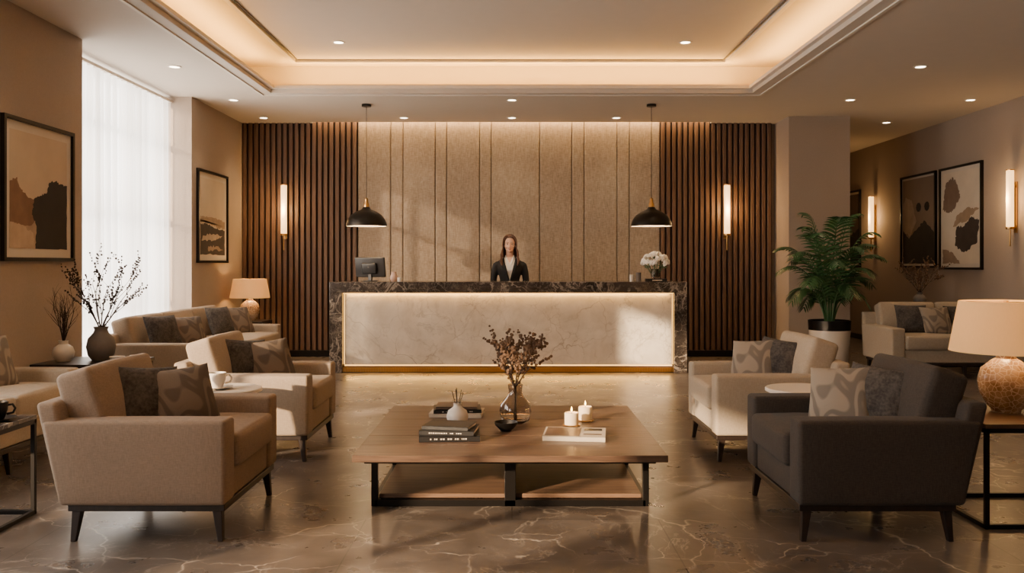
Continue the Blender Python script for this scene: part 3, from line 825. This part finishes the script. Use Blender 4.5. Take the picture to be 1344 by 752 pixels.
def round_table(x, y):
    e = empty('round_side_table', (x, y, 0)); b = B()
    b.lathe([(.0, .525), (.225, .525), (.235, .53), (.235, .545), (.23, .55), (0, .55)], M_white, seg=48)
    b.lathe([(.02, .01), (.02, .525)], M_black, seg=14); b.lathe([(.17, 0), (.17, .008), (.15, .012), (.0, .014)], M_black, seg=36)
    o = b.build('top_and_pedestal', parent=e); smooth_angle(o, 35)
round_table(-1.78, 5.39); round_table(1.80, 5.39)
M_coffee = plain('coffee', (50, 30, 20), .2)
def cup(x, y, z, mat, rz=0, saucer=True, s=1):
    e = empty('coffee_cup', (x, y, z), rz, s); b = B(); o0 = 0
    if saucer: b.lathe([(.035, 0), (.075, .012), (.078, .014), (.04, .006), (0, .006)], mat); o0 = .006
    b.lathe([(.026, o0), (.03, o0+.004), (.042, o0+.04), (.045, o0+.075), (.041, o0+.075), (.038, o0+.04), (.024, o0+.01), (0, o0+.01)], mat)
    b.lathe([(.0, o0+.06), (.04, o0+.06)], M_coffee, cap=False)
    b.tube([(.042, 0, o0+.06), (.06, 0, o0+.062), (.07, 0, o0+.045), (.062, 0, o0+.027), (.038, 0, o0+.022)], .005, mat, 8)
    o = b.build('cup_body', parent=e); smooth_angle(o, 45)
cup(-1.80, 5.34, .55, M_white, .3, True, 1.25)
cup(-2.60, 4.42, .52, M_black, .3, True, 1.2)

# ------------------------------------------------------------------ palm
e = empty('potted_palm', (4.05, 11.18, 0))
b = B(); b.lathe([(.20, 0), (.215, .01), (.255, .47), (.255, .475)], M_white, seg=48, cap=False); b.lathe([(0, 0), (.2, 0)], M_white, seg=48, cap=False)
b.lathe([(.256, .475), (.262, .60), (.245, .60), (.24, .54), (0, .54)], M_black, seg=48, cap=False)
o = b.build('pot', parent=e); smooth_angle(o, 35)
b = B(); b.lathe([(0, .55), (.24, .545)], M_soil, seg=30, cap=False); b.build('soil', parent=e)
rnd = random.Random(4); b = B()
NF = 28
for k in range(NF):
    a = k*2.39996; tier = k/NF
    reach = .30+.30*math.sin(math.pi*min(1, .25+tier*.6))*rnd.uniform(.8, 1.1); hh = 1.56-1.05*tier+rnd.uniform(-.07, .07)
    if tier < .15: reach *= .6
    droop = .10+.30*tier
    base = Vector((.05*math.cos(a), .05*math.sin(a), .54))
    dr = Vector((math.cos(a), math.sin(a)*.8, 0))
    def P(t): return base+dr*(reach*t**1.5)+Vector((0, 0, hh*math.sin(t*1.5)/1.0-droop*t**3))
    pts = [P(i/14) for i in range(15)]
    b.tube(pts, [.009*(1-.75*i/14) for i in range(15)], M_leaf, 5)
    nl = 18
    for i in range(nl):
        t = .30+.70*i/(nl-1); p = P(t); tg = (P(min(1, t+.02))-P(t-.02)).normalized()
        sd = tg.cross(Vector((0, 0, 1)))
        if sd.length < .01: sd = dr.cross(Vector((0, 0, 1)))
        sd.normalize(); nm = sd.cross(tg).normalized()
        ll = .25*(math.sin(math.pi*min(1, .22+.78*(t-.30)/.70*.95))**.7)*rnd.uniform(.85, 1.1)+.03
        for s in (-1, 1):
            d = (sd*s*.9+tg*.75+Vector((0, 0, -.05))).normalized(); w = .012
            vs2 = []
            m4 = 5
            for j in range(m4+1):
                u = j/m4; q = p+d*ll*u+Vector((0, 0, -.10*ll/.26*u*u)); ww = w*(math.sin(math.pi*(.12+.88*u))**.6 if u < 1 else .03)
                wd = d.cross(nm).normalized()
                vs2 += [q+wd*ww+nm*.004, q-wd*ww+nm*.004]
            b.add(vs2, [(2*j, 2*j+1, 2*j+3, 2*j+2) for j in range(m4)], M_leaf)
b.build('fronds', parent=e)

# ------------------------------------------------------------------ receptionist
pe = empty('receptionist', (-.03, 11.55, 0), 0, .975)
b = B()
b.loft([(.84,.15,.10,0),(.90,.17,.115,.005),(.98,.165,.115,.005),(1.06,.135,.10,0),(1.12,.13,.095,-.002),(1.2,.148,.108,-.01),(1.27,.165,.122,-.02),(1.33,.178,.115,-.012),(1.38,.165,.095,0),(1.41,.13,.075,.005),(1.435,.07,.06,.006),(1.46,.05,.052,.004),(1.54,.048,.052,-.002)], M_suit, 32)
def ip(ps, n=6):
    o = []
    for a, c2 in zip(ps, ps[1:]):
        for i in range(n): o.append([a[j]+(c2[j]-a[j])*i/n for j in range(4)])
    o.append(list(ps[-1])); return o
for s in (-1, 1):
    ap = ip([(s*.13, .0, 1.345, .052), (s*.178, .0, 1.325, .056), (s*.208, .008, 1.22, .050), (s*.225, .02, 1.09, .043), (s*.215, -.04, .99, .039), (s*.195, -.11, .88, .034)])
    b.tube([p[:3] for p in ap], [p[3] for p in ap], M_suit, 14)
    lp = ip([(s*.085, 0, .92, .095), (s*.09, 0, .72, .082), (s*.09, -.005, .48, .06), (s*.09, .01, .3, .058), (s*.09, .015, .10, .05)])
    b.tube([p[:3] for p in lp], [p[3] for p in lp], M_suit, 14)
    b.ell((s*.095, -.05, .042), (.042, .115, .042), M_suit)
body = b.build('clothed_body', parent=pe)
r = body.modifiers.new('r', 'REMESH'); r.mode = 'VOXEL'; r.voxel_size = .009; r.use_smooth_shade = True
sm = body.modifiers.new('s', 'SMOOTH'); sm.iterations = 6
evalmesh(body)
me = body.data; me.materials.clear()
for mt in (M_suit, M_blouse, M_skin): me.materials.append(mt)
for p in me.polygons:
    x, y, z = p.center; k = 0
    if z > 1.447 and abs(x) < .075: k = 2
    elif y < .02 and 1.13 < z <= 1.45 and abs(x) < .010+.072*(z-1.13)/.30: k = 1
    if y < .0 and z > 1.35 and abs(x) < .040*(z-1.355)/.09: k = 2
    p.material_index = k; p.use_smooth = True
bpy.context.view_layer.update()
def onbody(x, z, off=.006):
    ok, loc, nrm, idx = body.ray_cast(Vector((x, -1, z)), Vector((0, 1, 0)))
    return Vector((x, (loc.y if ok else -.08)-off, z))
for s in (-1, 1):
    b = B()
    rows = [(1.135, .004, .02), (1.19, .018, .055), (1.25, .034, .085), (1.31, .048, .105), (1.335, .054, .112), (1.337, .056, .085), (1.38, .066, .098), (1.42, .074, .09), (1.445, .072, .08)]
    vs = []
    for z, xa, xb in rows:
        for t in (0, .5, 1):
            vs.append(onbody(s*(xa+(xb-xa)*t), z, .010 if t else .012))
    fs = [(3*i+j, 3*i+j+1, 3*i+j+4, 3*i+j+3) for i in range(len(rows)-1) for j in range(2)]
    b.add(vs, fs, M_suit); o = b.build('lapel', parent=pe, smooth=True)
    so = o.modifiers.new('so', 'SOLIDIFY'); so.thickness = .006; so.offset = 0
    b = B()
    rows = [(1.335, .018, .020), (1.36, .014, .036), (1.40, .028, .058), (1.435, .042, .066), (1.465, .048, .058)]
    vs = []
    for z, xa, xb in rows:
        for t in (0, .5, 1): vs.append(onbody(s*(xa+(xb-xa)*t), z, .010))
    b.add(vs, [(3*i+j, 3*i+j+1, 3*i+j+4, 3*i+j+3) for i in range(len(rows)-1) for j in range(2)], M_blouse); o = b.build('blouse_collar', parent=pe, smooth=True)
    so = o.modifiers.new('so', 'SOLIDIFY'); so.thickness = .004; so.offset = 0
    b = B(); wx, wy, wz = s*.193, -.118, .872
    b.tube([(wx, wy+.02, wz+.03), (wx, wy, wz), (wx-s*.003, wy-.03, wz-.035), (wx-s*.005, wy-.05, wz-.062)], [.022, .021, .031, .029], M_skin, 12, .55)
    for i, (ln, off) in enumerate(((.062, -.022), (.072, -.008), (.068, .008), (.054, .021))):
        bx0 = wx-s*.005+off; p0 = Vector((bx0, wy-.048, wz-.06))
        b.tube([p0, p0+Vector((0, -.012, -ln*.38)), p0+Vector((0, -.006, -ln*.72)), p0+Vector((0, .008, -ln))], [.0088, .0082, .0074, .0058], M_skin, 8)
    b.tube([(wx-s*.02, wy-.012, wz-.015), (wx-s*.042, wy-.03, wz-.035), (wx-s*.046, wy-.045, wz-.062), (wx-s*.042, wy-.05, wz-.075)], [.012, .0105, .009, .007], M_skin, 8)
    o = b.build('hand', parent=pe); r = o.modifiers.new('r', 'REMESH'); r.mode = 'VOXEL'; r.voxel_size = .0035; r.use_smooth_shade = True
# head
b = B()
b.ell((0, .012, 1.632), (.076, .090, .083), M_skin, 24, 16)
b.ell((0, -.018, 1.585), (.064, .066, .078), M_skin, 24, 16)
b.ell((0, -.040, 1.535), (.045, .042, .036), M_skin, 20, 12)
b.ell((0, -.056, 1.545), (.032, .030, .026), M_skin, 20, 12)
b.ell((0, -.066, 1.516), (.019, .018, .015), M_skin)
for s in (-1, 1):
    b.ell((s*.038, -.052, 1.572), (.023, .024, .022), M_skin)
    b.ell((s*.030, -.067, 1.617), (.020, .012, .009), M_skin)
    b.ell((s*.075, .012, 1.59), (.008, .016, .028), M_skin)
    b.ell((s*.008, -.085, 1.567), (.006, .007, .005), M_skin)
b.tube([(0, -.078, 1.612), (0, -.090, 1.588), (0, -.096, 1.572), (0, -.086, 1.562)], [.007, .008, .0095, .006], M_skin, 10)
b.tube([(0, .005, 1.42), (0, .0, 1.48), (0, -.005, 1.55)], [.052, .047, .047], M_skin, 18)
head = b.build('head', parent=pe)
r = head.modifiers.new('r', 'REMESH'); r.mode = 'VOXEL'; r.voxel_size = .0033; r.use_smooth_shade = True
sm = head.modifiers.new('s', 'SMOOTH'); sm.iterations = 9; evalmesh(head)
bpy.context.view_layer.update()
def onface(x, z):
    ok, loc, nrm, i = head.ray_cast(Vector((x, -1, z)), Vector((0, 1, 0))); return loc.y if ok else -.08
b = B()
for s in (-1, 1):
    ye = onface(s*.029, 1.600)
    b.ell((s*.029, ye+.004, 1.600), (.0130, .007, .0066), M_eyew, 12, 8)
    b.ell((s*.0285, ye-.0015, 1.600), (.0060, .0028, .0060), M_iris, 10, 6)
    b.tube([(s*(.029+q), onface(s*(.029+q), 1.607)-.001, 1.6055+.002*math.cos(q*110)) for q in (-.014, -.007, 0, .007, .014)], .0017, M_hair, 5)
    b.tube([(s*q, onface(s*q, 1.622)-.001, z) for q, z in ((.014, 1.619), (.024, 1.624), (.036, 1.624), (.046, 1.617))], [.0022, .0028, .0024, .0012], M_hair, 6)
b.tube([(q, onface(q, 1.543)-.0005, 1.545+abs(q)*.18) for q in (-.024, -.014, -.005, 0, .005, .014, .024)], [.001, .0028, .0038, .0033, .0038, .0028, .001], M_lip, 8)
b.tube([(q, onface(q, 1.538)-.0005, 1.5375+abs(q)*.30) for q in (-.022, -.012, 0, .012, .022)], [.001, .0032, .0042, .0032, .001], M_lip, 8)
b.tube([(q, onface(q, 1.5415)-.004, 1.5415+abs(q)*.2) for q in (-.014, 0, .014)], [.0008, .0018, .0008], M_eyew, 6)
feat = b.build('facial_features', parent=pe, smooth=True)
# hair: centre-parted cap following the skull + wavy locks to the shoulders
b = B()
na, npz = 48, 14
vo, vi = [], []
for i in range(na):
    az = -math.pi+2*math.pi*i/na
    t = min(1, max(0, (abs(az)-math.radians(22))/math.radians(55))); t = t*t*(3-2*t)
    lim = math.radians(60+62*t)-.10*max(0, 1-abs(az)/.18)
    for j in range(npz+1):
        ph = lim*j/npz
        for lst, g in ((vo, .010), (vi, -.004)):
            lst.append((0+(.080+g)*math.sin(ph)*math.sin(az), .014-(.093+g)*math.sin(ph)*math.cos(az), 1.636+(.085+g)*math.cos(ph)-(.004 if abs(math.sin(az)*math.sin(ph)) < .03 and g > 0 else 0)))
nv = len(vo); fs = []
for i in range(na):
    for j in range(npz):
        a = i*(npz+1)+j; a2 = ((i+1) % na)*(npz+1)+j
        fs.append((a, a+1, a2+1, a2)); fs.append((nv+a, nv+a2, nv+a2+1, nv+a+1))
    a = i*(npz+1)+npz; a2 = ((i+1) % na)*(npz+1)+npz
    fs.append((a, nv+a, nv+a2, a2))
b.add(vo+vi, fs, M_hair)
b.ell((0, .030, 1.64), (.080, .080, .082), M_hair, 24, 16)
b.ell((0, .065, 1.52), (.098, .045, .15), M_hair, 20, 14)
rnd = random.Random(2)
for s in (-1, 1):
    for k in range(20):
        f0 = k/19; y0 = -.060+.115*f0; w = rnd.uniform(-.006, .006); phs = rnd.uniform(0, 6)
        ctrl = [(.022, -.058+.10*f0, 1.706), (.052, y0, 1.692), (.074, y0+.006, 1.665), (.083, y0+.010, 1.63), (.085, y0+.014, 1.59), (.086, y0+.012, 1.55),
                (.091+w, y0+.004, 1.51), (.098+w, y0-.008+w, 1.47), (.104+w, y0-.016-.014*(1-f0), 1.43), (.102+w*2, y0-.020-.026*(1-f0), 1.39), (.094+w, y0-.016-.026*(1-f0), 1.35), (.086-w, y0-.012-.022*(1-f0), 1.32)]
        pts = []
        for (x, y, z) in ctrl:
            am = max(0, min(1, (1.62-z)/.15))*.006
            pts.append((s*(x+am*math.sin(z*55+phs*.3)), y+am*math.cos(z*48+phs*.3), z))
        b.tube(pts, [.005, .008, .009, .009, .009, .0095, .010, .0105, .011, .011, .009, .003], M_hair, 8)
hair = b.build('long_hair', parent=pe)
r = hair.modifiers.new('r', 'REMESH'); r.mode = 'VOXEL'; r.voxel_size = .0036; r.use_smooth_shade = True
for o in (head, feat, hair):
    o.scale = (1.09,)*3; o.location = (0, 0, -.09*1.45)

# ------------------------------------------------------------------ light from outside
w = bpy.data.worlds.new('sky'); scene.world = w; w.use_nodes = True
bg = w.node_tree.nodes['Background']; bg.inputs['Color'].default_value = (1.0, .94, .87, 1); bg.inputs['Strength'].default_value = 10.5
sun = bpy.data.lights.new('sun', 'SUN'); sun.energy = 15; sun.color = lin((255, 220, 178)); sun.angle = math.radians(1.2)
so = bpy.data.objects.new('sun', sun); COL.objects.link(so)
so.rotation_euler = Vector((1, 1, -.36)).to_track_quat('-Z', 'Y').to_euler(); so.location = (-8, -4, 6)
for y0, y1, z0, z1 in ((7.83, 10.5, 0, 3.33), (2.4, 5.4, .5, W2T), (-.6, 1.45, .5, W3T)):
    o = light('AREA', 'window_portal', (-4.44, (y0+y1)/2, (z0+z1)/2), 1, size=z1-z0, sizey=y1-y0)
    o.rotation_euler = (0, -math.pi/2, 0)
    o.data.cycles.is_portal = True

# ------------------------------------------------------------------ camera
cam = bpy.data.cameras.new('camera'); co = bpy.data.objects.new('camera', cam); COL.objects.link(co)
co.location = (0, 0, H); co.rotation_euler = (math.pi/2, 0, 0)
cam.sensor_width = 36; cam.lens = 36*F/1344; cam.shift_y = -29/1344; cam.clip_start = .05
scene.camera = co
